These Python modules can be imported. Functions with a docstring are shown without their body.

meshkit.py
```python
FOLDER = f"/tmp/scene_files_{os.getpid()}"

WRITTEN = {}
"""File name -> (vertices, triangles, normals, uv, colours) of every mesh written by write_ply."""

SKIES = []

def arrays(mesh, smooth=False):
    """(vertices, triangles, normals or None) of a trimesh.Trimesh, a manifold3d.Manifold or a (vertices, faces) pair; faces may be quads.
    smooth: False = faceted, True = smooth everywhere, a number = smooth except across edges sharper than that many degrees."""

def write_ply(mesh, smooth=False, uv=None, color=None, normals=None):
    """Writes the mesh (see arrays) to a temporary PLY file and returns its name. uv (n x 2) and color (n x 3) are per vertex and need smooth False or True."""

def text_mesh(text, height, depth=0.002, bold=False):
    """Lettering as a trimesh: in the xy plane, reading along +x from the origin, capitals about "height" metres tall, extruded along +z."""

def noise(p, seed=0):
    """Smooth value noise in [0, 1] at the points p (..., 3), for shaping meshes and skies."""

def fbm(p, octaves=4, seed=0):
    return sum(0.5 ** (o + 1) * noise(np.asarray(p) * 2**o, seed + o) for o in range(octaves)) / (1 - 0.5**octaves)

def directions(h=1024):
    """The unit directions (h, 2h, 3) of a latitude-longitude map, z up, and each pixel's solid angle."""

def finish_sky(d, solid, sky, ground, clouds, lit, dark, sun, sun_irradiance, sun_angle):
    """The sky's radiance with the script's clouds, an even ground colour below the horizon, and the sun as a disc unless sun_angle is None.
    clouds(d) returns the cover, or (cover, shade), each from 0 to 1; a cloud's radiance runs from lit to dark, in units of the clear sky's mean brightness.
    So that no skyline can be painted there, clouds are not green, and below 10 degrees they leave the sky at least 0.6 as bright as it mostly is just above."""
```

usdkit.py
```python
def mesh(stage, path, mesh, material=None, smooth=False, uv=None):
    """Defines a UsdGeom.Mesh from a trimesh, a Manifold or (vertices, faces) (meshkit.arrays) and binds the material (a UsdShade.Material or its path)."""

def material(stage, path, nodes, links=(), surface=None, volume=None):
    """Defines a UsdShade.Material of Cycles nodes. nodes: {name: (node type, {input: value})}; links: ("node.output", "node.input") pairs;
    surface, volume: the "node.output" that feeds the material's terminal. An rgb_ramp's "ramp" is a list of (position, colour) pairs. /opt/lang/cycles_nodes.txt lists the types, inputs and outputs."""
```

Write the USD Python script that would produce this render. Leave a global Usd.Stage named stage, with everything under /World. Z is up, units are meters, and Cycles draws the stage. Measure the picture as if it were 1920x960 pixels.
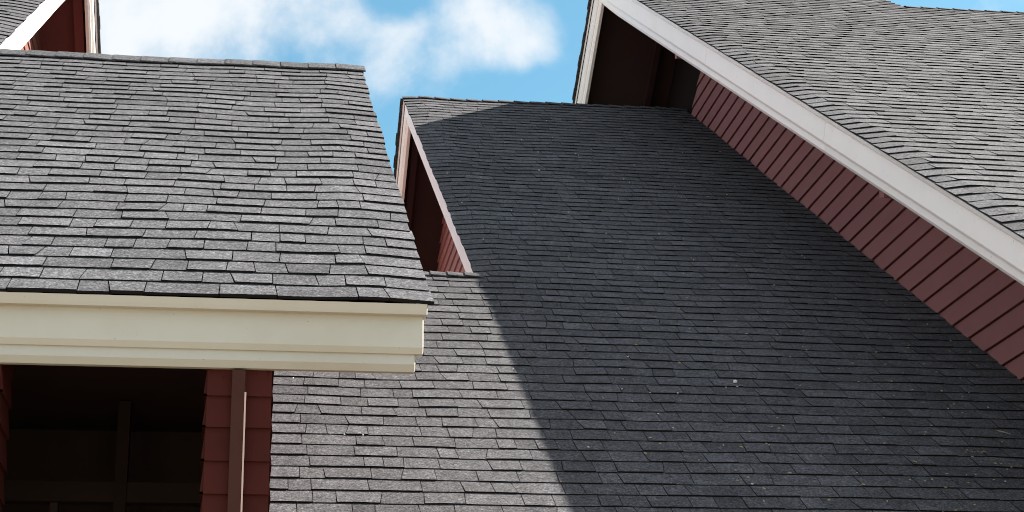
import math, random
import numpy as np, trimesh, usdkit, meshkit
from shapely.geometry import Polygon, box as sbox
from pxr import Usd, UsdGeom, UsdLux, UsdShade, Gf, Sdf

stage = Usd.Stage.CreateInMemory()
UsdGeom.SetStageUpAxis(stage, UsdGeom.Tokens.z)
UsdGeom.SetStageMetersPerUnit(stage, 1.0)
W = UsdGeom.Xform.Define(stage, '/World')
stage.SetDefaultPrim(W.GetPrim())
UsdGeom.Scope.Define(stage, '/World/Looks')

# ------------------------------------------------------------------ camera
CAM = np.array([0.0, 0.0, 1.6])
CR = np.array([0.989675, -0.143031, -0.011564])
CF = np.array([0.139654, 0.942169, 0.304652])
CR /= np.linalg.norm(CR); CF -= CR * (CF @ CR); CF /= np.linalg.norm(CF); CU = np.cross(CR, CF)
FPX = 3416.2
EXPOSURE = 1.95
cam = UsdGeom.Camera.Define(stage, '/World/Camera')
M = Gf.Matrix4d(1.0)
for i, v in enumerate((CR, CU, -CF, CAM)):
    M.SetRow(i, Gf.Vec4d(*map(float, v), 1.0 if i == 3 else 0.0))
cam.AddTransformOp().Set(M)
cam.CreateHorizontalApertureAttr(36.0); cam.CreateVerticalApertureAttr(18.0)
cam.CreateFocalLengthAttr(36.0 * FPX / 1920); cam.CreateClippingRangeAttr(Gf.Vec2f(0.1, 2000))
cam.CreateExposureAttr(EXPOSURE)

def project(P):
    d = np.asarray(P) - CAM
    return np.stack([960 + FPX * (d @ CR) / (d @ CF), 480 - FPX * (d @ CU) / (d @ CF)], -1)

# ------------------------------------------------------------------ sun and sky
SUN_EL, SUN_AZ = math.radians(44.8), math.radians(60.3)
SKY_STRENGTH, SUN_INTENSITY = 0.10, 1.22
L = np.array([math.cos(SUN_EL) * math.sin(SUN_AZ), math.cos(SUN_EL) * math.cos(SUN_AZ), math.sin(SUN_EL)])
sun = UsdLux.DistantLight.Define(stage, '/World/sun')
sun.CreateIntensityAttr(SUN_INTENSITY); sun.CreateAngleAttr(0.5); sun.CreateNormalizeAttr(True)
sun.CreateColorAttr(Gf.Vec3f(1.0, 0.925, 0.82))
zx = np.cross([0, 0, 1.0], L); zx /= np.linalg.norm(zx); zy = np.cross(L, zx)
M = Gf.Matrix4d(1.0)
for i, v in enumerate((zx, zy, L)):
    M.SetRow(i, Gf.Vec4d(*map(float, v), 0.0))
sun.AddTransformOp().Set(M)

# clouds: soft banks given by (azimuth, elevation, half width, half height) in degrees, broken up by noise
BANKS = [(-2.2, 25.2, 5.6, 3.8, 1.05), (-4.6, 24.2, 3.6, 3.4, .5), (3.4, 24.6, 2.7, 1.9, .38), (7.3, 25.2, 3.6, 2.2, .95),
         (8.7, 23.8, 2.0, 1.0, .36), (4.2, 23.0, 3.6, 1.5, .44), (9.3, 24.4, 2.4, 1.3, .32), (4.7, 25.7, 1.5, .9, -.75)]
nodes = {
    'tc': ('texture_coordinate', {}), 'sep': ('separate_xyz', {}),
    'az': ('math', {'math_type': 'arctan2'}), 'el': ('math', {'math_type': 'arcsine'}),
    'azd': ('math', {'math_type': 'degrees'}), 'eld': ('math', {'math_type': 'degrees'}), 'ae': ('combine_xyz', {}),
    'n1': ('noise_texture', {'scale': 10.0, 'detail': 7.0, 'roughness': 0.55, 'distortion': 0.25}),
    'n2': ('noise_texture', {'scale': 26.0, 'detail': 6.0, 'roughness': 0.6}),
    'nw': ('map_range', {'from_min': 0.3, 'from_max': 0.7, 'to_min': -0.55, 'to_max': 0.55}),
    'nw2': ('map_range', {'from_min': 0.3, 'from_max': 0.7, 'to_min': -0.2, 'to_max': 0.2}),
    'far': ('noise_texture', {'scale': 3.2, 'detail': 6.0, 'roughness': 0.55}),
    'vm': ('mapping', {'mapping_type': 'texture', 'location': (2.5, 23.5, 0), 'scale': (27, 12, 1)}), 'vg': ('gradient_texture', {'gradient_type': 'spherical'}),
    'vk': ('map_range', {'from_min': 0.0, 'from_max': 0.2, 'to_min': 1.0, 'to_max': 0.0, 'clamp': True}), 'vf': ('math', {'math_type': 'multiply'}),
    'farm': ('map_range', {'from_min': 0.34, 'from_max': 0.58, 'to_min': 0.0, 'to_max': 0.95, 'clamp': True}),  # unseen cloud cover around the view, thickened as white fill light
    'sky': ('sky_texture', {'sky_type': 'single_scattering', 'sun_disc': False, 'sun_elevation': SUN_EL, 'sun_rotation': SUN_AZ,
                            'altitude': 100.0, 'air_density': 1.0, 'aerosol_density': 0.6, 'ozone_density': 1.3}),
    'tint': ('mix_color', {'blend_type': 'multiply', 'fac': 1.0, 'b': (0.28, 0.44, 0.41), 'use_clamp': False}),
    'cover': ('map_range', {'range_type': 'smoothstep', 'from_min': 0.05, 'from_max': 1.12, 'to_min': 0.0, 'to_max': 0.95}),
    'mixc': ('mix_color', {'blend_type': 'mix', 'b': (2.5, 2.58, 2.66), 'use_clamp': False}),
    'bg': ('background_shader', {'strength': SKY_STRENGTH}),
}
links = [('tc.generated', 'sep.vector'), ('sep.x', 'az.value1'), ('sep.y', 'az.value2'), ('sep.z', 'el.value1'), ('az.value', 'azd.value1'), ('el.value', 'eld.value1'),
         ('azd.value', 'ae.x'), ('eld.value', 'ae.y'), ('tc.generated', 'n1.vector'), ('tc.generated', 'n2.vector'), ('n1.fac', 'nw.value'), ('n2.fac', 'nw2.value'),
         ('tc.generated', 'far.vector'), ('far.fac', 'farm.value')]
links += [('ae.vector', 'vm.vector'), ('vm.vector', 'vg.vector'), ('vg.fac', 'vk.value'), ('vk.result', 'vf.value1'), ('farm.result', 'vf.value2')]
prev = 'vf.value'
for i, (a, el, rw, rh, wt) in enumerate(BANKS):
    nodes[f'm{i}'] = ('mapping', {'mapping_type': 'texture', 'location': (a, el, 0), 'scale': (rw, rh, 1)})
    nodes[f'g{i}'] = ('gradient_texture', {'gradient_type': 'spherical'})
    nodes[f'w{i}'] = ('math', {'math_type': 'multiply_add', 'value2': wt * 1.15})
    links += [('ae.vector', f'm{i}.vector'), (f'm{i}.vector', f'g{i}.vector'), (f'g{i}.fac', f'w{i}.value1'), (prev, f'w{i}.value3')]
    prev = f'w{i}.value'
nodes['s1'] = ('math', {'math_type': 'add'}); nodes['s2'] = ('math', {'math_type': 'add'})
links += [(prev, 's1.value1'), ('nw.result', 's1.value2'), ('s1.value', 's2.value1'), ('nw2.result', 's2.value2'), ('s2.value', 'cover.value'),
          ('sky.color', 'tint.a'), ('tint.result', 'mixc.a'), ('cover.result', 'mixc.fac'), ('mixc.result', 'bg.color')]
skymat = usdkit.material(stage, '/World/Looks/sky_air', nodes, links, surface='bg.background')
dome = UsdLux.DomeLight.Define(stage, '/World/sky')
dome.CreateIntensityAttr(1.0)
UsdShade.MaterialBindingAPI.Apply(dome.GetPrim()).Bind(skymat)
dome.GetPrim().SetCustomDataByKey('kind', 'structure')
dome.GetPrim().SetCustomDataByKey('label', 'blue sky with soft white clouds behind the roofs')

# ------------------------------------------------------------------ materials
def mat(name, nodes, links, surface='p.BSDF'):
    return usdkit.material(stage, '/World/Looks/' + name, nodes, links, surface=surface)

def shingle_material(name, base, warm):
    n = {
        'geo': ('geometry', {}), 'tone': ('attribute', {'attribute': 'tone'}), 'edge': ('attribute', {'attribute': 'edge'}),
        'gran': ('noise_texture', {'scale': 120.0, 'detail': 3.0, 'roughness': 0.8}),
        'granv': ('rgb_ramp', {'ramp': [(0.0, (.30, .30, .30)), (.40, (.50, .50, .50)), (.52, (1, 1, 1)), (.62, (1.6, 1.6, 1.6)), (.74, (3.2, 3.2, 3.2)), (1.0, (4.4, 4.4, 4.4))]}),
        'g2': ('noise_texture', {'scale': 48.0, 'detail': 3.0, 'roughness': 0.75}), 'g2v': ('map_range', {'from_min': 0.3, 'from_max': 0.7, 'to_min': 0.52, 'to_max': 1.48}), 'k4': ('math', {'math_type': 'multiply'}),
        'patch': ('noise_texture', {'scale': 9.0, 'detail': 4.0, 'roughness': 0.6}),
        'patchv': ('map_range', {'from_min': 0.3, 'from_max': 0.7, 'to_min': 0.82, 'to_max': 1.18}),
        'big': ('noise_texture', {'scale': 0.9, 'detail': 3.0}),
        'bigv': ('map_range', {'from_min': 0.3, 'from_max': 0.7, 'to_min': 0.93, 'to_max': 1.07}),
        'hue': ('noise_texture', {'scale': 90.0, 'detail': 2.0}),
        'huev': ('map_range', {'from_min': 0.42, 'from_max': 0.6, 'to_min': 0.0, 'to_max': 1.0, 'clamp': True}),
        'col': ('mix_color', {'blend_type': 'mix', 'a': base, 'b': warm}),
        'k1': ('math', {'math_type': 'multiply'}), 'k2': ('math', {'math_type': 'multiply'}),
        'm1': ('mix_color', {'blend_type': 'multiply', 'fac': 1.0, 'use_clamp': False}), 'm2': ('mix_color', {'blend_type': 'multiply', 'fac': 1.0, 'use_clamp': False}),
        'fin': ('mix_color', {'blend_type': 'mix', 'b': (.014, .0132, .0128)}),
        'bump': ('bump', {'strength': 0.35, 'distance': 0.002}),
        'p': ('principled_bsdf', {'roughness': 0.95, 'specular_ior_level': 0.04, 'diffuse_roughness': 0.3}),
    }
    l = [('geo.position', 'gran.vector'), ('geo.position', 'patch.vector'), ('geo.position', 'big.vector'), ('geo.position', 'hue.vector'),
         ('gran.fac', 'granv.fac'), ('patch.fac', 'patchv.value'), ('big.fac', 'bigv.value'), ('hue.fac', 'huev.value'), ('huev.result', 'col.fac'),
         ('patchv.result', 'k1.value1'), ('bigv.result', 'k1.value2'), ('k1.value', 'k2.value1'), ('tone.fac', 'k2.value2'), ('geo.position', 'g2.vector'), ('g2.fac', 'g2v.value'), ('g2v.result', 'k4.value1'), ('k2.value', 'k4.value2'),
         ('col.result', 'm1.a'), ('granv.color', 'm1.b'), ('m1.result', 'm2.a'), ('k4.value', 'm2.b'), ('m2.result', 'fin.a'), ('edge.fac', 'fin.fac'),
         ('fin.result', 'p.base_color'), ('gran.fac', 'bump.height'), ('bump.normal', 'p.normal')]
    return mat(name, n, l)

SH = shingle_material('asphalt_shingle', (.100, .1035, .1165), (.112, .107, .113))

def paint(name, base, dirt, rough=0.45, scale=3.0, amount=0.35, streak=(1, 1, 1), spec=.35, vary=.06, specks=.69):
    n = {'geo': ('geometry', {}), 'mp': ('mapping', {'scale': streak}),
         'n': ('noise_texture', {'scale': scale, 'detail': 8.0, 'roughness': 0.65}), 'nv': ('map_range', {'from_min': .45, 'from_max': .8, 'to_min': 0.0, 'to_max': amount, 'clamp': True}),
         'sp': ('noise_texture', {'scale': 45.0, 'detail': 3.0, 'roughness': .6}), 'spv': ('map_range', {'from_min': specks, 'from_max': specks + .04, 'to_min': 0.0, 'to_max': .5, 'clamp': True}),
         'c1': ('mix_color', {'a': base, 'b': dirt}), 'c2': ('mix_color', {'b': tuple(.35 * x for x in dirt)}),
         'oi': ('object_info', {}), 'ov': ('map_range', {'from_min': 0.0, 'from_max': 1.0, 'to_min': 1 - vary, 'to_max': 1 + vary}), 'mv': ('mix_color', {'blend_type': 'multiply', 'fac': 1.0}),
         'gr': ('noise_texture', {'scale': 160.0, 'detail': 3.0}), 'bump': ('bump', {'strength': 0.12, 'distance': 0.002}),
         'p': ('principled_bsdf', {'roughness': rough, 'specular_ior_level': spec})}
    l = [('geo.position', 'mp.vector'), ('mp.vector', 'n.vector'), ('n.fac', 'nv.value'), ('geo.position', 'sp.vector'), ('sp.fac', 'spv.value'), ('nv.result', 'c1.fac'),
         ('c1.result', 'c2.a'), ('spv.result', 'c2.fac'), ('oi.random', 'ov.value'), ('c2.result', 'mv.a'), ('ov.result', 'mv.b'), ('mv.result', 'p.base_color'), ('geo.position', 'gr.vector'), ('gr.fac', 'bump.height'), ('bump.normal', 'p.normal')]
    return mat(name, n, l)

CREAM = paint('cream_trim_paint', vary=.02, base=(.515, .490, .428), dirt=(.40, .35, .27), amount=.5, scale=2.2, specks=.72)
WHITE = paint('white_trim_paint', (.93, .85, .815), (.70, .63, .58), amount=.22)
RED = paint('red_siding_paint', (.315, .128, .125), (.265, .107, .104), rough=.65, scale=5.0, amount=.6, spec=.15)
REDD = paint('sun_offset_red_siding_paint', (.17, .066, .054), (.14, .054, .045), rough=.7, scale=5.0, amount=.6, spec=.1)  # siding red darkened to offset the direct sun on the tall gable
REDB = paint('darker_red_siding_paint', (.062, .014, .011), (.044, .011, .009), rough=.75, scale=9.0, amount=.7, spec=.08)  # darker red than the other siding paints
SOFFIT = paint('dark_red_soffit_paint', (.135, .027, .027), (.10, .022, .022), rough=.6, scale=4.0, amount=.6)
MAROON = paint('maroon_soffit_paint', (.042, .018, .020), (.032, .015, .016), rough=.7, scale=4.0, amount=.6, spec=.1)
BLACK = paint('recess_shade_black', (.014, .009, .009), (.010, .007, .007), rough=.8, scale=4.0, amount=.5, spec=.05)  # colour carries the deep shade of a recess on the right gable
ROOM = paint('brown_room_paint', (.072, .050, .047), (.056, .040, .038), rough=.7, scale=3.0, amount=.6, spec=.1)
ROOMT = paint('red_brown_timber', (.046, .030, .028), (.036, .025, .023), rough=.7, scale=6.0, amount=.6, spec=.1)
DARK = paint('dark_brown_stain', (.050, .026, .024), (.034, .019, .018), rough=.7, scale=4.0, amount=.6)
BROWN = paint('brown_trim_paint', (.060, .023, .018), (.043, .018, .014), rough=.7, scale=9.0, amount=.6, spec=.08)
EDGE_GLINT = paint('painted_edge_glint', (.62, .44, .38), (.5, .34, .28), rough=.6)  # pale colour carries the light caught on the batten's edge
FELT = paint('black_roof_underlay', (.035, .030, .028), (.02, .018, .017), rough=.9)
GROUND = paint('pale_concrete', (.19, .155, .11), (.14, .115, .085), rough=.85, scale=.6, amount=.8)
CHALK = paint('white_chalky', (.82, .82, .80), (.7, .7, .68), rough=.8)
SEED = mat('pale_yellow_seed', {'t': ('attribute', {'attribute': 'tone'}), 'c': ('mix_color', {'a': (.62, .50, .24), 'b': (.30, .19, .09)}), 'p': ('principled_bsdf', {'roughness': .8})},
           [('t.fac', 'c.fac'), ('c.result', 'p.base_color')])
TWIGM = paint('pale_dry_twig', (.42, .36, .30), (.3, .24, .2), rough=.8)

# ------------------------------------------------------------------ prim helpers
USED = {}
def numbered(path):
    k = USED.get(path, 0); USED[path] = k + 1
    return path if k == 0 else f'{path}_{k:03d}'

def keys(p, **kw):
    for k, v in kw.items():
        if v: p.SetCustomDataByKey(k, v)

BASE = {}
def thing(name, label, cat, loc, group=None):
    path = numbered('/World/' + name)
    x = UsdGeom.Xform.Define(stage, path); x.AddTranslateOp().Set(Gf.Vec3d(*map(float, loc)))
    BASE[path] = np.asarray(loc, float)
    keys(x.GetPrim(), label=label, category=cat, group=group)
    return path

def obj(name, mesh, material, parent, tone=None, edge=None, smooth=False, **kw):
    """one Mesh prim under parent; world-space mesh, moved to the thing's own frame"""
    path = numbered(parent + '/' + name)
    root = '/'.join(parent.split('/')[:3])
    b = BASE.get(root, np.zeros(3))
    if isinstance(mesh, (tuple, list)):
        v, f = np.asarray(mesh[0], float), np.asarray(mesh[1], int)
    else:
        v, f = np.asarray(mesh.vertices), np.asarray(mesh.faces)
    m = usdkit.mesh(stage, path, (v - b, f), material, smooth=smooth)
    api = UsdGeom.PrimvarsAPI(m)
    if tone is not None:
        api.CreatePrimvar('tone', Sdf.ValueTypeNames.FloatArray, 'vertex').Set([float(t) for t in np.broadcast_to(tone, len(v))])
        api.CreatePrimvar('edge', Sdf.ValueTypeNames.FloatArray, 'vertex').Set([float(t) for t in np.broadcast_to(0.0 if edge is None else edge, len(v))])
    keys(m.GetPrim(), **kw)
    return path

def joined(parts):
    V, F, n = [], [], 0
    for v, f in parts:
        V.append(np.asarray(v, float)); F.append(np.asarray(f, int) + n); n += len(v)
    return np.vstack(V), np.vstack(F)

def boxm(x0, x1, y0, y1, z0, z1):
    m = trimesh.creation.box([x1 - x0, y1 - y0, z1 - z0]); m.apply_translation([(x0 + x1) / 2, (y0 + y1) / 2, (z0 + z1) / 2])
    return np.array(m.vertices), np.array(m.faces)

def grid_loft(rings, closed=True, caps=True):
    """rings: (n, m, 3) cross-sections; flat shading needs unshared faces, which usdkit gives for smooth=False"""
    R = np.asarray(rings, float); n, m = R.shape[:2]
    V = R.reshape(-1, 3); F = []
    mm = m if closed else m - 1
    for i in range(n - 1):
        for j in range(mm):
            a, b = i * m + j, i * m + (j + 1) % m
            F += [(a, b, b + m), (a, b + m, a + m)]
    if caps and closed:
        for i, flip in ((0, True), (n - 1, False)):
            c2 = trimesh.creation.triangulate_polygon
            ring = R[i]
            # planar coordinates of the ring
            o = ring.mean(0); u, s, vt = np.linalg.svd(ring - o); q = (ring - o) @ vt[:2].T
            tv, tf = trimesh.creation.triangulate_polygon(Polygon(q), engine='earcut')
            base = len(V); V = np.vstack([V, o + tv @ vt[:2]])
            F += [tuple(int(k) + base for k in t) for t in tf]
    F = np.array(F); used = np.unique(F); new = np.zeros(len(V), int); new[used] = np.arange(len(used))
    return V[used], new[F]

# ------------------------------------------------------------------ roof planes
AL = 0.564636
EX = 0.143                                   # exposed height of one course
U = np.array([0, math.cos(AL), math.sin(AL)]); N = np.array([0, -math.sin(AL), math.cos(AL)])
DN = np.array([0, math.cos(AL), -math.sin(AL)]); NF = np.array([0, math.sin(AL), math.cos(AL)])
XV = np.array([1.0, 0, 0])
DA, DB, DC = 1.660, 3.0476, 1.7391           # how far each near slope passes from the eye point
def slope(D, x, s, h=0.0):
    x, s, h = np.broadcast_arrays(np.asarray(x, float), np.asarray(s, float), np.asarray(h, float))
    return x[..., None] * XV + s[..., None] * U + (h - D)[..., None] * N + CAM

A_EAVE, A_RIDGE, A_RAKE = 5.797, 10.875, 0.595
D_RAKE, D_PEAK = -1.548, 17.33
B_EAVE, B_RIDGE, B_RAKE, B_LOW = 6.55, 18.09, 1.418, 11.32
C_EAVE, C_RIDGE, C_PEAK, C_RAKE, C_STEP = 5.55, 16.77, 18.55, 3.36, 6.04
A_WALL, B_WALL, C_WALL, D_WALL = 0.065, 1.96, 4.34, -2.08

# height of the roof surfaces over their planes: slow unevenness and the lifted, drooping shingle ends along the rakes
def wave(x, s, seed, amp):
    p = np.stack([np.asarray(x) * 1.5, np.asarray(s) * 0.75, np.zeros_like(np.asarray(x, float))], -1)
    return amp * (meshkit.fbm(p, 3, seed) - 0.5) * 2
def rake_lift(d, droop, hump, at=0.22, w=0.11):
    d = np.maximum(d, -0.02)
    return -droop * np.exp(-(d / 0.085) ** 2) + hump * np.exp(-((d - at) / w) ** 2)
def hA(x, s):
    x = np.asarray(x, float); s = np.asarray(s, float)
    up = np.clip((s - A_RIDGE - 0.02) / 0.1, 0, 1)
    return wave(x, s, 3, 0.012) * np.clip((s - A_EAVE) / 1.0, .2, 1) + rake_lift(A_RAKE - x, .006, .005) * (1 - up) + rake_lift(D_RAKE - x, .015, .008) * up
def hB(x, s):
    x = np.asarray(x, float); s = np.asarray(s, float)
    return wave(x, s, 11, 0.010) * np.where(s > B_LOW, np.clip((x - B_RAKE) / .5, .3, 1), 1) + np.where(s > B_LOW, rake_lift(x - B_RAKE, .010, .007), 0)
def hC(x, s):
    x = np.asarray(x, float); s = np.asarray(s, float)
    return wave(x, s, 23, 0.006) * np.clip((x - C_RAKE) / .8, .25, 1) + rake_lift(x - C_RAKE, .020, .004, .16, .05)

def piece(D, hf, x0, x1, s0, s1, t, sl0, sl1, seg, rng, tone):
    """one shingle tab: top sheet, butt edge and two side edges; the butt lies thick on the course below"""
    xs = np.linspace(0, 1, seg + 1)
    wob = 0.0022 * (meshkit.noise(np.stack([(x0 + xs * (x1 - x0)) * 14, np.full_like(xs, s0 * 7), xs * 0], -1), 5) - .5) * 2
    rows = []
    for v, ht in ((0.0, t), (0.45, t * .58), (0.835, .0011), (1.0, -.001)):
        xa, xb = x0 + sl0 * v, x1 + sl1 * v
        x = xa + xs * (xb - xa); s = np.full_like(x, s0 + (s1 - s0) * v) + (wob if v == 0 else 0)
        rows.append((x, s, ht))
    m = seg + 1
    top = [slope(D, x, s, hf(x, s) + ht) for x, s, ht in rows]
    bot = [slope(D, x, s, hf(x, s) - .003) for x, s, ht in rows]
    V, F, E = [], [], []
    def add(verts, e):
        V.append(np.asarray(verts)); E.append(np.full(len(verts), e)); return sum(len(a) for a in V) - len(verts)
    b = add(np.vstack(top), 0.0)
    for r in range(3):
        for i in range(seg):
            a = b + r * m + i; F += [(a, a + 1, a + m + 1), (a, a + m + 1, a + m)]
    b = add(np.vstack([bot[0], top[0]]), 1.0)
    for i in range(seg):
        a = b + i; F += [(a, a + 1, a + m + 1), (a, a + m + 1, a + m)]
    for k, flip in ((0, True), (-1, False)):
        b = add(np.array([bot[0][k], bot[1][k], bot[2][k], top[0][k], top[1][k], top[2][k]]), .9)
        for i in range(2):
            q = [(b + i, b + i + 1, b + i + 4), (b + i, b + i + 4, b + i + 3)]
            F += [t_[::-1] for t_ in q] if flip else q
    V = np.vstack(V)
    return V, np.array(F), np.full(len(V), tone), np.concatenate(E), top[0].mean(0) * .5 + top[1].mean(0) * .5

def courses(D, hf, s_from, s_to, xr, rng, ragged=0.006, mean=1.0):
    """all the tabs of one slope: thick and thin tabs of uneven width alternate along each course"""
    out = []; k = 0
    while s_from + k * EX < s_to - 0.02:
        s0 = s_from + k * EX + rng.uniform(-.0025, .0025); s1 = min(s_from + (k + 1) * EX + 0.028, s_to + .01)
        mid = s_from + (k + .5) * EX
        xa, xb = xr(mid)
        x = xa + rng.uniform(-ragged, ragged); end = xb + rng.uniform(-ragged, ragged)
        thick = rng.random() < .5; sl = 0.0; course_tone = rng.gauss(1, .025)
        first = True
        while x < end - 1e-4:
            w = rng.choice([rng.uniform(.085, .14), rng.uniform(.13, .20), rng.uniform(.18, .27)])
            if x == xa: w *= rng.uniform(.3, 1)
            x2 = x + w
            if end - x2 < .07: x2 = end
            sl2 = 0.0 if x2 == end else rng.choice([0, rng.uniform(-.012, .012), rng.uniform(-.03, .03)])
            t = rng.uniform(.0080, .0100) if thick else rng.uniform(.0054, .0066)
            seg = max(1, int((x2 - x) / .09))
            tone = mean * course_tone * rng.gauss(1, .085) * (0.97 if not thick else 1.02)
            out.append(piece(D, hf, x + .0018, x2 - .0018, s0 + rng.uniform(-.0015, .0015), s1, t, sl, sl2, seg, rng, tone))
            x, sl = x2, sl2
            thick = (not thick) if rng.random() < .85 else thick
        k += 1
    return out

HIDE = Polygon([(0, 92), (676, 124), (811, 567), (795, 585), (781, 692), (508, 692), (499, 960), (0, 960)])   # left wing as seen from the path: decides which far tabs count as large in view
def emit_shingles(parent, pieces, behind=False, limit=300):
    from shapely.geometry import Point
    area = []
    for v, f, t, e, c in pieces:
        q = project(v); lo, hi = q.min(0), q.max(0); m = project(c)
        vis = -5 < m[0] < 1925 and -5 < m[1] < 965
        if behind and HIDE.contains(Point(*m)): vis = False
        area.append((hi - lo).prod() if vis else 0)
    order = np.argsort(area)[::-1]
    big = [i for i in order[:limit] if area[i] > 0]; bigset = set(big)
    for i in sorted(big):
        v, f, t, e, c = pieces[i]
        obj('shingle', (v, f), SH, parent, t, e)
    rest = [i for i in range(len(pieces)) if i not in bigset]
    if rest:
        v, f = joined([pieces[i][:2] for i in rest])
        obj('shingle_courses', (v, f), SH, parent, np.concatenate([pieces[i][2] for i in rest]), np.concatenate([pieces[i][3] for i in rest]), kind='stuff', label='the smaller shingles further up the slope')

def deck(poly_xs, D, y_peak_s, low=.035, thick=0.03):
    """roof boarding under the shingles: the slab between two lines of the near slope (list of (x, s) corners)"""
    P = np.array([slope(D, x, s, -low) for x, s in poly_xs]); Q = np.array([slope(D, x, s, -low - thick) for x, s in poly_xs])
    n = len(P)
    tv, tf = trimesh.creation.triangulate_polygon(Polygon(poly_xs), engine='earcut')
    T = np.array([slope(D, x, s, -low) for x, s in tv]); B = np.array([slope(D, x, s, -low - thick) for x, s in tv])
    k = len(tv); parts = [(T, tf), (B, np.asarray(tf)[:, ::-1])]
    parts.append((np.vstack([P, Q]), np.array([t for i in range(n) for t in ((i, n + i, n + (i + 1) % n), (i, n + (i + 1) % n, (i + 1) % n))])))
    return joined([(np.asarray(v)[np.unique(f)], np.searchsorted(np.unique(f), f)) for v, f in parts])

def far_point(D, s_ridge, x, a, h=0.0):
    """point on the far slope: a metres down from the ridge of the near slope"""
    r = slope(D, x, s_ridge, 0.0)
    return r + a * DN + h * NF

def far_deck(D, s_ridge, x0, x1, a1, top=0.004, thick=0.066):
    """far slope slab with a shingle-covered top, ragged at the gable edge"""
    c = [(x0, 0), (x1, 0), (x1, a1), (x0, a1)]
    P = np.array([far_point(D, s_ridge, x, a, top) for x, a in c]); Q = np.array([far_point(D, s_ridge, x, a, top - thick) for x, a in c])
    F = [(0, 2, 1), (0, 3, 2), (4, 5, 6), (4, 6, 7)]
    for i in range(4):
        j = (i + 1) % 4; F += [(i, j, 4 + j), (i, 4 + j, 4 + i)]
    return np.vstack([P, Q]), np.array(F)

def far_edge_tabs(D, s_ridge, xe, direction, a1, rng):
    """the shingle ends of the far slope that stick out past the gable trim, one small tab per course"""
    out = []; a = 0.02
    while a < a1:
        a2 = a + EX
        xo = xe + direction * rng.uniform(-.004, .012); xi = xe - direction * .06
        t0, t1 = .006, .016 + rng.uniform(0, .005)
        c = [(xo, a, t0), (xi, a, t0), (xi, a2, t1), (xo, a2, t1)]
        P = np.array([far_point(D, s_ridge, x, q, h) for x, q, h in c]); Q = np.array([far_point(D, s_ridge, x, q, -.02) for x, q, h in c])
        F = [(0, 2, 1), (0, 3, 2), (4, 5, 6), (4, 6, 7)]
        for i in range(4):
            j = (i + 1) % 4; F += [(i, j, 4 + j), (i, 4 + j, 4 + i)]
        V = np.vstack([P, Q]); out.append((V, np.array(F), np.full(8, rng.gauss(.8, .08)), np.full(8, .35), P.mean(0)))
        a = a2
    return out

# trim profile: (inward from the shingle edge, below the roof plane); drawn once, used for eaves and rakes
STRIP = [(.002, .000), (.013, .022), (.020, .034), (.065, .034), (.065, .000)]
MAIN = [(.050, .000), (.050, .148), (.065, .168), (.100, .168), (.100, .000)]
STRIP_R = [(.006, .000), (.014, .022), (.020, .030), (.045, .030), (.045, .000)]
MAIN_R = [(.026, .000), (.026, .148), (.040, .168), (.075, .168), (.075, .000)]
LOWER_R = [(.046, .160), (.044, .205), (.062, .228), (.090, .228), (.090, .160)]
LOWER = [(.074, .160), (.070, .205), (.090, .228), (.115, .228), (.115, .160)]

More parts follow.
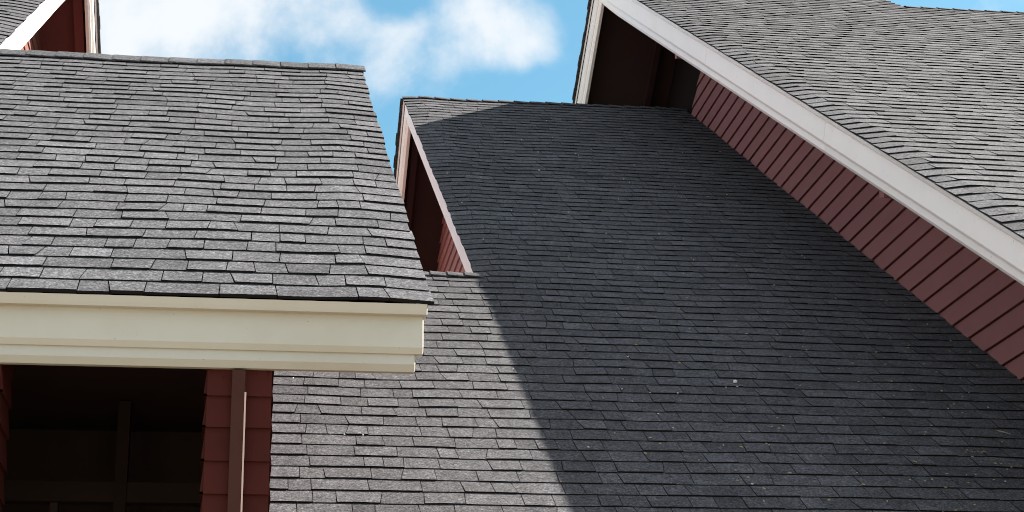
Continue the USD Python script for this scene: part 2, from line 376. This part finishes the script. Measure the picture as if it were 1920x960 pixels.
def rake_board(prof, D, s_bot, s_pk, x_edge, inward, a_far, dscale=None, drop=None, n=8, cuts=()):
    """near-slope and far-slope runs of one profile, mitred at the ridge. inward: +1 if the house lies towards +x"""
    ca, ta = math.cos(AL), math.tan(AL)
    near, far = [], []
    ss = np.linspace(s_bot, s_pk, n)
    if cuts: ss = np.array(sorted(set(ss) | {c + d for c in cuts for d in (-.0025, .0025)}))
    n = len(ss)
    for i, s in enumerate(ss):
        ring = []
        for o, d in prof:
            dd = d * (dscale(s) if dscale else 1) - (drop(s) if drop else 0)
            P = slope(D, x_edge + inward * o, s, -dd - .004)
            if i == n - 1:                    # mitre: straight below the ridge
                r = slope(D, x_edge + inward * o, s_pk, 0.0); P = r + np.array([0, 0, -(dd + .004) / ca])
            ring.append(P)
        near.append(ring)
    for i, a in enumerate(np.linspace(0, a_far, 3)):
        ring = []
        for o, d in prof:
            dd = d * (dscale(s_pk) if dscale else 1) - (drop(s_pk) if drop else 0)
            r = slope(D, x_edge + inward * o, s_pk, 0.0)
            ring.append(r + np.array([0, 0, -(dd + .004) / ca]) + a * DN)
        far.append(ring)
    if not cuts: return grid_loft(near), grid_loft(far)
    idx = [0] + [int(np.searchsorted(ss, c)) for c in cuts] + [n]     # a hairline joint between two lengths of board
    return [grid_loft(near[a:b]) for a, b in zip(idx[:-1], idx[1:])], grid_loft(far)

def clip_boards(poly, z0, pitch, x, out, mat_, parent, gap=.0, tone_rng=None, thick=.012, label=None):
    """lap siding on a wall in the plane x = const: one board per strip of the wall outline (y, z); each leans out at its bottom edge"""
    zmin, zmax = poly.bounds[1], poly.bounds[3]
    k = math.floor((zmin - z0) / pitch); made = []
    while z0 + k * pitch < zmax:
        a, b = z0 + k * pitch, z0 + (k + 1) * pitch + (.012 if gap == 0 else -gap)
        g = poly.intersection(sbox(-100, a + .001, 100, b))
        for h in getattr(g, 'geoms', [g]):
            if h.is_empty or h.geom_type != 'Polygon' or h.area < 2e-4: continue
            q = np.array(h.exterior.coords)[:-1]
            n = len(q); tv, tf = trimesh.creation.triangulate_polygon(Polygon(q), engine='earcut'); ku = np.unique(tf); q2 = tv[ku]; tf = np.searchsorted(ku, tf)
            off2 = .004 + thick * (1 - (q2[:, 1] - a) / (b - a))
            faces = [(np.stack([x + out * off2, q2[:, 0], q2[:, 1]], -1), tf), (np.stack([np.full(len(q2), x - out * .004), q2[:, 0], q2[:, 1]], -1), tf)]
            off = .004 + thick * (1 - (q[:, 1] - a) / (b - a))
            P = np.stack([x + out * off, q[:, 0], q[:, 1]], -1); Q = np.stack([np.full(n, x - out * .004), q[:, 0], q[:, 1]], -1)
            F = []
            for i in range(n):
                j = (i + 1) % n; F += [(i, n + i, n + j), (i, n + j, j)]
            made.append(obj('siding_board', joined(faces + [(np.vstack([P, Q]), np.array(F))]), mat_, parent))
        k += 1
    return made

def front_boards(x0, x1, zs, y, mat_, parent, thick=.012):
    """lap siding on a wall that faces the path"""
    for a, b in zip(zs[:-1], zs[1:]):
        b = b + .012
        P = np.array([(x0, y - .004 - thick, a + .001), (x1, y - .004 - thick, a + .001), (x1, y - .004, b), (x0, y - .004, b)])
        Q = P.copy(); Q[:, 1] = y + .004
        F = [(0, 1, 2), (0, 2, 3), (4, 6, 5), (4, 7, 6)]
        for i in range(4):
            j = (i + 1) % 4; F += [(i, 4 + i, 4 + j), (i, 4 + j, j)]
        obj('siding_board', (np.vstack([P, Q]), np.array(F)), mat_, parent)

def ridge_caps(parent, D, s_r, x0, x1, pitch, width, rng, t=.008, lift=.012, hf=None):
    """bent cap shingles laid along a ridge, each lapping the next"""
    x = x0
    pitch = (x1 - x0) / max(1, round((x1 - x0) / pitch))
    while x < x1 - 1e-3:
        xa, xb = x - .0, min(x + pitch + .02, x1 + .01)
        w = width + rng.uniform(-.004, .006)
        rings = []
        for xx, up in ((xa, t), ((xa + xb) / 2, t * .6), (xb, 0)):
            hh = 0 if hf is None else float(hf(np.array([xx]), np.array([s_r - .1]))[0])
            r = slope(D, xx, s_r, hh)
            prof = [(-w, 0.001), (-w * .5, .002), (-.02, .001), (0, -.003)]
            top = [r + (a) * U + (lift + up + b) * N for a, b in prof[:3]] + [r + np.array([0, 0, (lift + up) / math.cos(AL) - .006])] + \
                  [r - a * DN + (lift + up + b) * NF for a, b in prof[2::-1]]
            low = [p - np.array([0, 0, .011]) for p in top]
            rings.append(top + low[::-1])
        v, f = grid_loft(rings)
        # cut ends and lower lips are bare asphalt
        e = np.zeros(len(v)); m = len(rings[0]); per = np.zeros(m); per[m // 2:] = 1
        e[:3 * m] = np.tile(per, 3); e[3 * m:] = 1
        obj('ridge_cap', (v, f), SH, parent, np.full(len(v), rng.gauss(1, .06)), e)
        x += pitch

# ================================================================== ground
g = 400.0
gm = usdkit.mesh(stage, '/World/ground', (np.array([(-g, -g, 0), (g, -g, 0), (g, g, 0), (-g, g, 0)], float), np.array([(0, 1, 2), (0, 2, 3)])), GROUND)
keys(gm.GetPrim(), kind='structure', label='pale paved ground around the houses')

# ================================================================== left wing: low shingled roof with the cream eave, taller gable behind it
rng = random.Random(7)
left = thing('house', 'left house wing with cream eave trim above a dark porch opening', 'house', (-1.0, 5.9, 0))
roofA = obj('roof', deck([(-4.0, A_EAVE + .10), (A_RAKE - .05, A_EAVE + .10), (A_RAKE - .062, A_RIDGE), (-4.0, A_RIDGE)], DA, A_RIDGE), FELT, left)
obj('roof_boarding', deck([(-4.0, A_RIDGE + .001), (D_RAKE - .062, A_RIDGE + .001), (D_RAKE - .062, D_PEAK), (-4.0, D_PEAK)], DA, D_PEAK), FELT, roofA)
pcs = courses(DA, hA, A_EAVE, D_PEAK, lambda s: (-2.3, A_RAKE) if s < A_RIDGE else (-2.9, D_RAKE), rng, mean=1.12)
emit_shingles(roofA, pcs)
obj('shingle_field', joined([(np.array([slope(DA, x, s, .004) for x, s in ((-4.0, A_EAVE), (-2.29, A_EAVE), (-2.29, A_RIDGE), (-4.0, A_RIDGE))]), np.array([(0, 1, 2), (0, 2, 3)])),
                             (np.array([slope(DA, x, s, .004) for x, s in ((-4.0, A_RIDGE), (-2.89, A_RIDGE), (-2.89, D_PEAK), (-4.0, D_PEAK))]), np.array([(0, 1, 2), (0, 2, 3)]))]), SH, roofA, 1.0, 0.0)
farA = obj('far_roof', far_deck(DA, A_RIDGE, D_RAKE - .3, A_RAKE - .015, 4.2), SH, left, 1.0, 0.0)
farD = obj('far_roof', far_deck(DA, D_PEAK, -4.0, D_RAKE - .02, 5.0), SH, left, .8, .3)
v, f = joined([q[:2] for q in far_edge_tabs(DA, D_PEAK, D_RAKE + .015, 1, 4.9, rng)]); obj('shingle_ends', (v, f), SH, farD, .7, .3)
ridge_caps(roofA, DA, A_RIDGE - .045, -2.3, A_RAKE + .004, .165, .185, rng, t=.0045, lift=.014, hf=hA)
ridge_caps(roofA, DA, D_PEAK, -2.6, D_RAKE, .155, .09, rng)
# eave trim
ye, ze = slope(DA, 0, A_EAVE)[1:]
def eave_board(prof, x0, x1, sc=.95):
    lift = lambda x: -.006
    rings = [[(x, ye + o, ze - d * sc * .975 + lift(x)) for o, d in prof] for x in np.append(np.linspace(x0, x1 - .25, 24), np.linspace(x1 - .22, x1 - .0035, 8))]
    m = np.mean(prof, 0)                       # small eased edge at the end cut
    rings.append([(x1, ye + o + (.007 if o < m[0] else 0), ze - d * sc * .975 + lift(x1) + (.004 if d > m[1] else 0)) for o, d in prof])
    return grid_loft(rings)
fa = obj('eave_trim', eave_board(MAIN, -4.0, .565), CREAM, left)
obj('top_strip', eave_board(STRIP, -4.0, .575), CREAM, fa)
obj('lower_board', eave_board(LOWER, -4.0, .54), CREAM, fa)
# right rake of the low roof (seen edge on) and its soffit
for nm, pr in (('rake_trim', MAIN_R), ('rake_strip', STRIP_R), ('rake_lower_board', LOWER_R)):
    nr, fr = rake_board(pr, DA, A_EAVE + .16, A_RIDGE, A_RAKE, -1, 3.9, drop=lambda s: -.014)
    obj(nm, joined([nr, fr]), CREAM, left)
def soffit(D, s0, s1, x0, x1, drop, afar, drop2=None):
    ca = math.cos(AL); out = []
    P = [slope(D, x0, s0, -drop), slope(D, x1, s0, -drop), slope(D, x1, s1, 0) - [0, 0, drop / ca], slope(D, x0, s1, 0) - [0, 0, drop / ca]]
    out.append((np.array(P), np.array([(0, 2, 1), (0, 3, 2)])))
    Q = [P[3], P[2], P[2] + afar * DN, P[3] + afar * DN]
    out.append((np.array(Q), np.array([(0, 2, 1), (0, 3, 2)])))
    return joined(out)
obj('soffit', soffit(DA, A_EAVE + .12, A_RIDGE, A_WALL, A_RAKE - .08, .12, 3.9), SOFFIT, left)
# tall gable: trim, soffit, rafter, wall
for nm, pr in (('gable_trim', MAIN_R), ('gable_trim_strip', STRIP_R), ('gable_trim_lower_board', LOWER_R)):
    nr, fr = rake_board(pr, DA, A_RIDGE - .02, D_PEAK, D_RAKE, -1, 4.9, drop=lambda s: float(hA(np.array([D_RAKE - .02]), np.array([s]))[0]) - .005, n=24)
    obj(nm, nr, WHITE, left); obj(nm, fr, WHITE, left)
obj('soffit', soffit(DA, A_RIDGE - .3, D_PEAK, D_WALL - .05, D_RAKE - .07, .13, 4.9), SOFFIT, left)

def rafter(D, s_pk, x0, x1, drop0, drop1, afar, s_bot=None):
    ca = math.cos(AL); out = []
    r0, r1 = slope(D, x0, s_pk), slope(D, x1, s_pk)
    def ring(a):
        return [r0 - [0, 0, drop0 / ca] + a * DN, r1 - [0, 0, drop0 / ca] + a * DN, r1 - [0, 0, drop1 / ca] + a * DN, r0 - [0, 0, drop1 / ca] + a * DN]
    return grid_loft([ring(0.02), ring(afar)])
obj('rafter', rafter(DA, D_PEAK, D_RAKE - .20, D_RAKE - .115, .12, .205, 4.85), SOFFIT, left)

def gable_poly(D, s_pk, drop_near, drop_far, s_low, a_far):
    """outline (y, z) of a gable wall under its soffits"""
    ca = math.cos(AL)
    pk = slope(D, 0, s_pk)[1:]
    lo = slope(D, 0, s_low, -drop_near)[1:]
    hi = (pk[0], pk[1] - drop_near / ca)
    fr = (pk + a_far * DN[1:])
    return lo, hi, (fr[0], fr[1] - drop_far / ca)
def poly_wall(poly, x0, x1):
    tv, tf = trimesh.creation.triangulate_polygon(poly, engine='earcut'); ku = np.unique(tf); tv = tv[ku]; tf = np.searchsorted(ku, tf)
    q = np.array(poly.exterior.coords)[:-1]; n = len(q)
    rim = np.vstack([np.column_stack([np.full(n, x), q]) for x in (x0, x1)])
    return joined([(np.column_stack([np.full(len(tv), x), tv]), tf) for x in (x0, x1)] + [(rim, np.array([t for i in range(n) for t in ((i, n + i, n + (i + 1) % n), (i, n + (i + 1) % n, (i + 1) % n))]))])
lo, hi, fr = gable_poly(DA, D_PEAK, .125, .125, A_RIDGE - .5, 4.8)
wD = Polygon([lo, hi, fr, (fr[0], 3.0), (lo[0], 3.0)])
nfw = lambda D, s_pk, d: float(slope(D, 0, s_pk) @ NF) - d
def half_far(limit):     # half-plane y sin + z cos > limit
    p = np.array([NF[1], NF[2]]); t = np.array([NF[2], -NF[1]]); o = p * limit
    return Polygon([o - 60 * t, o + 60 * t, o + 60 * t + 60 * p, o - 60 * t + 60 * p])
wallD = obj('gable_wall', poly_wall(wD, D_WALL - .1, D_WALL - .006), FELT, left)
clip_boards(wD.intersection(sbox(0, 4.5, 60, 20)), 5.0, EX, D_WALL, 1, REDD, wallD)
def panel(poly, x, th, name, m, parent):
    for h in getattr(poly, 'geoms', [poly]):
        if h.is_empty: continue
        q = np.array(h.exterior.coords)[:-1]; n = len(q)
        tv, tf = trimesh.creation.triangulate_polygon(h, engine='earcut'); ku = np.unique(tf); tv = tv[ku]; tf = np.searchsorted(ku, tf)
        P = np.column_stack([np.full(len(tv), x), tv]); Q = np.column_stack([np.full(len(tv), x + th), tv])
        obj(name, joined([(P, tf), (Q, tf)]), m, parent)
# porch: jambs, corner boards, batten, dark room behind
zs = [2.4 - .1085 * k for k in range(23, 0, -1)]
zs = [z for z in zs if z > -.05] + [2.448, 2.556, 2.667, 2.775, 2.886, 2.991, 3.096, 3.20]
YF = 5.905
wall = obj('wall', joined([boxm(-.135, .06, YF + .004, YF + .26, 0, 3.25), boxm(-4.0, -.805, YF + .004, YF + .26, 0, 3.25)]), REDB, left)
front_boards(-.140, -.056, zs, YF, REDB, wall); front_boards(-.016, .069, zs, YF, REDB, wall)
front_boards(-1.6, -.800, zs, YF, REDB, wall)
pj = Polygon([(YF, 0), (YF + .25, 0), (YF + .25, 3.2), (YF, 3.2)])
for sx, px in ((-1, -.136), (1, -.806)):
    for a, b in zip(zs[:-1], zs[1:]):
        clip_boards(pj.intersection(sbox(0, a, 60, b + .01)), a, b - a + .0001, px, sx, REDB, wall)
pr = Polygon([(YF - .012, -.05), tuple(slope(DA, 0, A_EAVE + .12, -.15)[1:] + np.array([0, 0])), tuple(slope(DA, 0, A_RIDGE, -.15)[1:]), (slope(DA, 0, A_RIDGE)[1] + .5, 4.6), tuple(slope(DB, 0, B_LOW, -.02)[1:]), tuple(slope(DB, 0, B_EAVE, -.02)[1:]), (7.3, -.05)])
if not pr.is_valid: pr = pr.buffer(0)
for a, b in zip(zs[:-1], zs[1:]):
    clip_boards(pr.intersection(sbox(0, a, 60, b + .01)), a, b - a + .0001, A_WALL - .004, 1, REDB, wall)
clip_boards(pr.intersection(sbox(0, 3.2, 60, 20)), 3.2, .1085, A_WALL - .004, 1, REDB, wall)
bt = [(-.060, 5.90), (-.060, 5.868), (-.0185, 5.866), (-.0140, 5.876), (-.0140, 5.90)]
obj('corner_batten', grid_loft([[(x, y, z) for x, y in bt] for z in (0.0, 1.5, 3.0735)]), BROWN, left)
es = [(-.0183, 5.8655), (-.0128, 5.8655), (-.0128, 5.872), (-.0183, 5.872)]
obj('batten_edge', grid_loft([[(x, y, z) for x, y in es] for z in (0.0, 1.5, 3.0)]), EDGE_GLINT, left, label='thin pale strip painted as the bright lit edge of the brown batten')  # added strip: the edge highlight is put into its colour
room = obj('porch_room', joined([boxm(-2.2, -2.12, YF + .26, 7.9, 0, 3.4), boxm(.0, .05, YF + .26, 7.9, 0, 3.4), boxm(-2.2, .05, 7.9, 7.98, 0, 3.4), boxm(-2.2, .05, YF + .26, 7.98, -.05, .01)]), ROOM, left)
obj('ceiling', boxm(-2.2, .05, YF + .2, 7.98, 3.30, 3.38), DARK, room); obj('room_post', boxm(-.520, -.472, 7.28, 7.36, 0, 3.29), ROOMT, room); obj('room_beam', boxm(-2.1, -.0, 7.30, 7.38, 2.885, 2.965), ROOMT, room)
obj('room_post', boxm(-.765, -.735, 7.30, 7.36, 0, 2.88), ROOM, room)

# ================================================================== middle wing: the large shaded slope, its small gable and low left ridge
rng = random.Random(19)
mid = thing('house', 'middle house wing whose wide shingle slope lies mostly in shadow', 'house', (2.2, 7.4, 0))
roofB = obj('roof', deck([(A_WALL + .01, B_EAVE + .1), (C_WALL - .005, B_EAVE + .1), (C_WALL - .005, B_RIDGE), (B_RAKE + .062, B_RIDGE), (B_RAKE + .062, B_LOW), (A_WALL + .01, B_LOW)], DB, B_RIDGE), FELT, mid)
pcs = courses(DB, hB, B_EAVE + .011, B_RIDGE, lambda s: (A_WALL + .018, C_WALL - .018) if s < B_LOW else (B_RAKE, C_WALL - .018), rng)
emit_shingles(roofB, pcs, behind=True)
ridge_caps(roofB, DB, B_RIDGE, B_RAKE + .0, C_WALL - .02, .157, .085, rng, lift=.010, t=.010, hf=hB)
ridge_caps(roofB, DB, B_LOW - .005, .12, B_RAKE + .035, .115, .085, rng, lift=.012, t=.010)
obj('far_roof', far_deck(DB, B_LOW, A_WALL + .01, B_WALL + .0, 4.0), SH, mid, 1.0, 0.0)
farB = obj('far_roof', far_deck(DB, B_RIDGE, B_RAKE + .02, C_WALL + 3, 5.0), SH, mid, .8, .3)
v, f = joined([q[:2] for q in far_edge_tabs(DB, B_RIDGE, B_RAKE - .02, -1, 4.9, rng)]); obj('shingle_ends', (v, f), SH, farB, .7, .3)
for nm, pr_ in (('gable_trim', MAIN_R), ('gable_trim_strip', STRIP_R), ('gable_trim_lower_board', LOWER_R)):
    nr, fr_ = rake_board(pr_, DB, B_LOW + .02, B_RIDGE, B_RAKE, 1, 4.9, drop=lambda s: float(hB(np.array([B_RAKE + .02]), np.array([max(s, B_LOW + .01)]))[0]) - .005, n=24)
    obj(nm, nr, WHITE, mid); obj(nm, fr_, WHITE, mid)
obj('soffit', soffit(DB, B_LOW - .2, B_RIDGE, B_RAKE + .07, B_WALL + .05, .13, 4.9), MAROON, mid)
obj('rafter', rafter(DB, B_RIDGE, B_RAKE + .125, B_RAKE + .19, .12, .2, 4.85), MAROON, mid)
lo, hi, fr = gable_poly(DB, B_RIDGE, .125, .125, B_LOW - .3, 4.8)
wB = Polygon([lo, hi, fr, (fr[0], 3.0), (lo[0], 3.0)])
wallB = obj('gable_wall', poly_wall(wB, B_WALL + .006, B_WALL + .1), FELT, mid)
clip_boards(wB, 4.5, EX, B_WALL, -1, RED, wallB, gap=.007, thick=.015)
obj('wall', joined([boxm(A_WALL + .02, C_WALL - .02, 7.42, 7.5, 0, 2.55)]), REDB, mid)
ye2, ze2 = slope(DB, 0, B_EAVE)[1:]
obj('eave_trim', grid_loft([[(x, ye2 + o, ze2 - d * .95 - .002) for o, d in MAIN] for x in (A_WALL + .02, C_WALL - .02)]), CREAM, mid)

# ================================================================== right wing: bright shingle slope, long white rake trim, red siding below
rng = random.Random(31)
right = thing('house', 'right house wing with long white rake trim over dark red lap siding', 'house', (7.5, 6.0, 0))
roofC = obj('roof', deck([(C_RAKE + .062, C_EAVE + .1), (14.0, C_EAVE + .1), (14.0, C_RIDGE), (C_STEP - .015, C_RIDGE), (C_STEP - .015, C_PEAK), (C_RAKE + .062, C_PEAK)], DC, C_PEAK, low=.09), FELT, right)
pcs = courses(DC, hC, C_EAVE + .02, C_PEAK, lambda s: (C_RAKE, 8.6) if s < C_RIDGE else (C_RAKE, C_STEP), rng, mean=1.12)
emit_shingles(roofC, pcs)
obj('shingle_field', (np.array([slope(DC, x, s, .004) for x, s in ((8.59, C_EAVE), (14, C_EAVE), (14, C_RIDGE), (8.59, C_RIDGE))]), np.array([(0, 1, 2), (0, 2, 3)])), SH, roofC, 1.0, 0.0)
ridge_caps(roofC, DC, C_PEAK, C_RAKE, C_STEP, .16, .09, rng)
ridge_caps(roofC, DC, C_RIDGE - .005, C_STEP, 8.6, .16, .075, rng, lift=.008, hf=hC)
obj('far_roof', far_deck(DC, C_RIDGE, C_STEP - .3, 14.0, 5.0), SH, right, 1.0, 0.0)
farC = obj('far_roof', far_deck(DC, C_PEAK, C_RAKE + .02, C_STEP - .015, 5.5), SH, right, .8, .3)
v, f = joined([q[:2] for q in far_edge_tabs(DC, C_PEAK, C_RAKE - .012, -1, 5.4, rng)]); obj('shingle_ends', (v, f), SH, farC, .7, .3)
dsc = lambda s: (.228 + .06 * max(0, min(1, (s - 7.6) / 10.6))) / .228
for nm, pr_ in (('gable_trim', MAIN_R), ('gable_trim_strip', STRIP_R), ('gable_trim_lower_board', LOWER_R)):
    nr, fr_ = rake_board(pr_, DC, C_EAVE + .1, C_PEAK, C_RAKE, 1, 2.75, dscale=dsc, drop=lambda s: (float(hC(np.array([C_RAKE + .02]), np.array([s]))[0]) - .005) * (1 if s < 17.5 else max(0, (C_PEAK - s) / 1.05)), n=48, cuts=(10.52, 13.65))
    for one in nr: obj(nm, one, WHITE, right)
    obj(nm, fr_, WHITE, right)
obj('soffit', soffit(DC, C_EAVE + .1, C_PEAK, C_RAKE + .07, C_WALL + .05, .17, 5.4), DARK, right)
obj('rafter', rafter(DC, C_PEAK, C_WALL - .26, C_WALL - .20, .16, .25, 5.35), MAROON, right)
lo, hi, fr = gable_poly(DC, C_PEAK, .165, .165, C_EAVE + .4, 5.3)
pB0 = slope(DB, 0, B_EAVE - .4, -.02)[1:]; pB1 = slope(DB, 0, B_RIDGE, -.02)[1:]
wC = Polygon([lo, hi, fr, (fr[0], pB1[1] - 1.0), (pB1[0], pB1[1]), tuple(pB0)])
if not wC.is_valid: wC = wC.buffer(0)
frC = half_far(nfw(DC, C_PEAK, 1.2))
wallC = obj('gable_wall', poly_wall(wC, C_WALL + .006, C_WALL + .1), FELT, right)
clip_boards(wC.difference(frC), 4.0521 - 14 * .1425, .1425, C_WALL, -1, RED, wallC, gap=.007, thick=.015)
panel(wC.intersection(frC), C_WALL + .004, .03, 'frieze_panel', BLACK, wallC)  # near-black sheet painted in for the dark recess below the far soffit
obj('wall', joined([boxm(C_WALL + .02, 13.8, 5.95, 6.05, 0, 3.1), boxm(C_WALL + .012, C_WALL + .1, 5.96, 7.6, 0, 3.0)]), RED, right)
ye3, ze3 = slope(DC, 0, C_EAVE)[1:]
obj('eave_trim', grid_loft([[(x, ye3 + o, ze3 - d * .95 - .002) for o, d in MAIN] for x in (C_RAKE + .03, 14.0)]), WHITE, right)
for s, dz in ((9.70, .328), (15.10, .355)):       # ends of the lookout blocks that carry the overhang
    c = slope(DC, 0, s, -.15); q = []
    for x in (C_RAKE + .10, C_WALL):
        q.append([(x, c[1] - .035, c[2] - .0), (x, c[1] + .035, c[2] - .0), (x, c[1] + .035, c[2] - (dz - .15) / math.cos(AL) + .018), (x, c[1] - .035, c[2] - (dz - .15) / math.cos(AL) - .004)])
    obj('lookout_block', grid_loft(q), RED, right)

# ================================================================== litter on the shaded slope
rng = random.Random(5)
def fleck(x, s, a, b, ang, h=.013, t=.002):
    ca, sa = math.cos(ang), math.sin(ang)
    pts = [(math.cos(k) * a, math.sin(k) * b) for k in np.linspace(0, 2 * math.pi, 7)[:-1]]
    z = float(hB(np.array([x]), np.array([s]))[0]) + h
    P = np.array([slope(DB, x + u * ca - w * sa, s + u * sa + w * ca, z) for u, w in pts]); Q = np.array([slope(DB, x + u * ca - w * sa, s + u * sa + w * ca, z + t) for u, w in pts])
    c = slope(DB, x, s, z + t * 1.8)
    V = np.vstack([P, Q, c[None]]); F = []
    for i in range(6):
        j = (i + 1) % 6; F += [(i, j, 6 + j), (i, 6 + j, 6 + i), (6 + i, 6 + j, 12)]
    return V, np.array(F)
fl, tn = [], []
for k in range(200):
    while True:
        x = rng.uniform(B_RAKE + .05, 4.25); s = rng.uniform(7.0, 16.5)
        w = ((x - 1.0) / 3.3) ** 2.2 * math.exp(-max(0, s - 7.6) / 1.4) + .022
        if rng.random() < w: break
    q = fleck(x, s, rng.uniform(.0045, .0095), rng.uniform(.0024, .0046), rng.uniform(0, 3.1)); fl.append(q); tn.append(np.full(13, max(0, rng.gauss(.15, .2))))
for cx, cs, n in ((3.62, 8.17, 10), (3.8, 8.0, 6), (3.3, 11.6, 8), (3.7, 10.1, 5)):
    for k in range(n):
        q = fleck(cx + rng.gauss(0, .05), cs + rng.gauss(0, .012), rng.uniform(.004, .010), rng.uniform(.002, .005), rng.uniform(-1.5, 1.5)); fl.append(q); tn.append(np.full(13, rng.uniform(.7, 1)))
v, f = joined(fl)
BASE['/World/seed_litter'] = slope(DB, 2.6, 9.0)
sl = UsdGeom.Mesh
p_ = obj('seed_litter', (v, f), SEED, '/World', np.concatenate(tn), 0.0)
keys(stage.GetPrimAtPath(p_), kind='stuff', label='scattered yellow seeds and dry leaf bits on the shaded slope', category='litter')
fl = []
for k in range(46):
    s = rng.uniform(7.2, 17.5); x = rng.uniform(.15 if s < 11 else B_RAKE + .05, 4.2); q = fleck(x, s, rng.uniform(.004, .007), rng.uniform(.003, .005), rng.uniform(0, 3)); fl.append(q)
v, f = joined(fl); p_ = obj('white_flecks', (v, f), CHALK, '/World')
keys(stage.GetPrimAtPath(p_), kind='stuff', label='tiny white flecks scattered over the middle roof', category='litter')
v, f = fleck(2.6105, 9.184, .0135, .0105, .6, t=.009)
p_ = obj('pebble', (v, f), CHALK, '/World', smooth=40)
keys(stage.GetPrimAtPath(p_), label='small white pebble lying alone on the shaded shingles', category='pebble')
a, b = slope(DB, 3.822, 8.475, .022), slope(DB, 3.880, 8.434, .018)
ax = (b - a) / np.linalg.norm(b - a); e1 = np.cross(ax, N); e2 = np.cross(ax, e1)
ring = lambda c, r: [c + r * (math.cos(k) * e1 + math.sin(k) * e2) for k in np.linspace(0, 2 * math.pi, 7)[:-1]]
v, f = grid_loft([ring(a, .0022), ring(a * .5 + b * .5 + N * .002, .003), ring(b, .0015)])
p_ = obj('twig', (v, f), TWIGM, '/World')
keys(stage.GetPrimAtPath(p_), label='short pale dry twig near the right end of the shaded roof', category='twig')
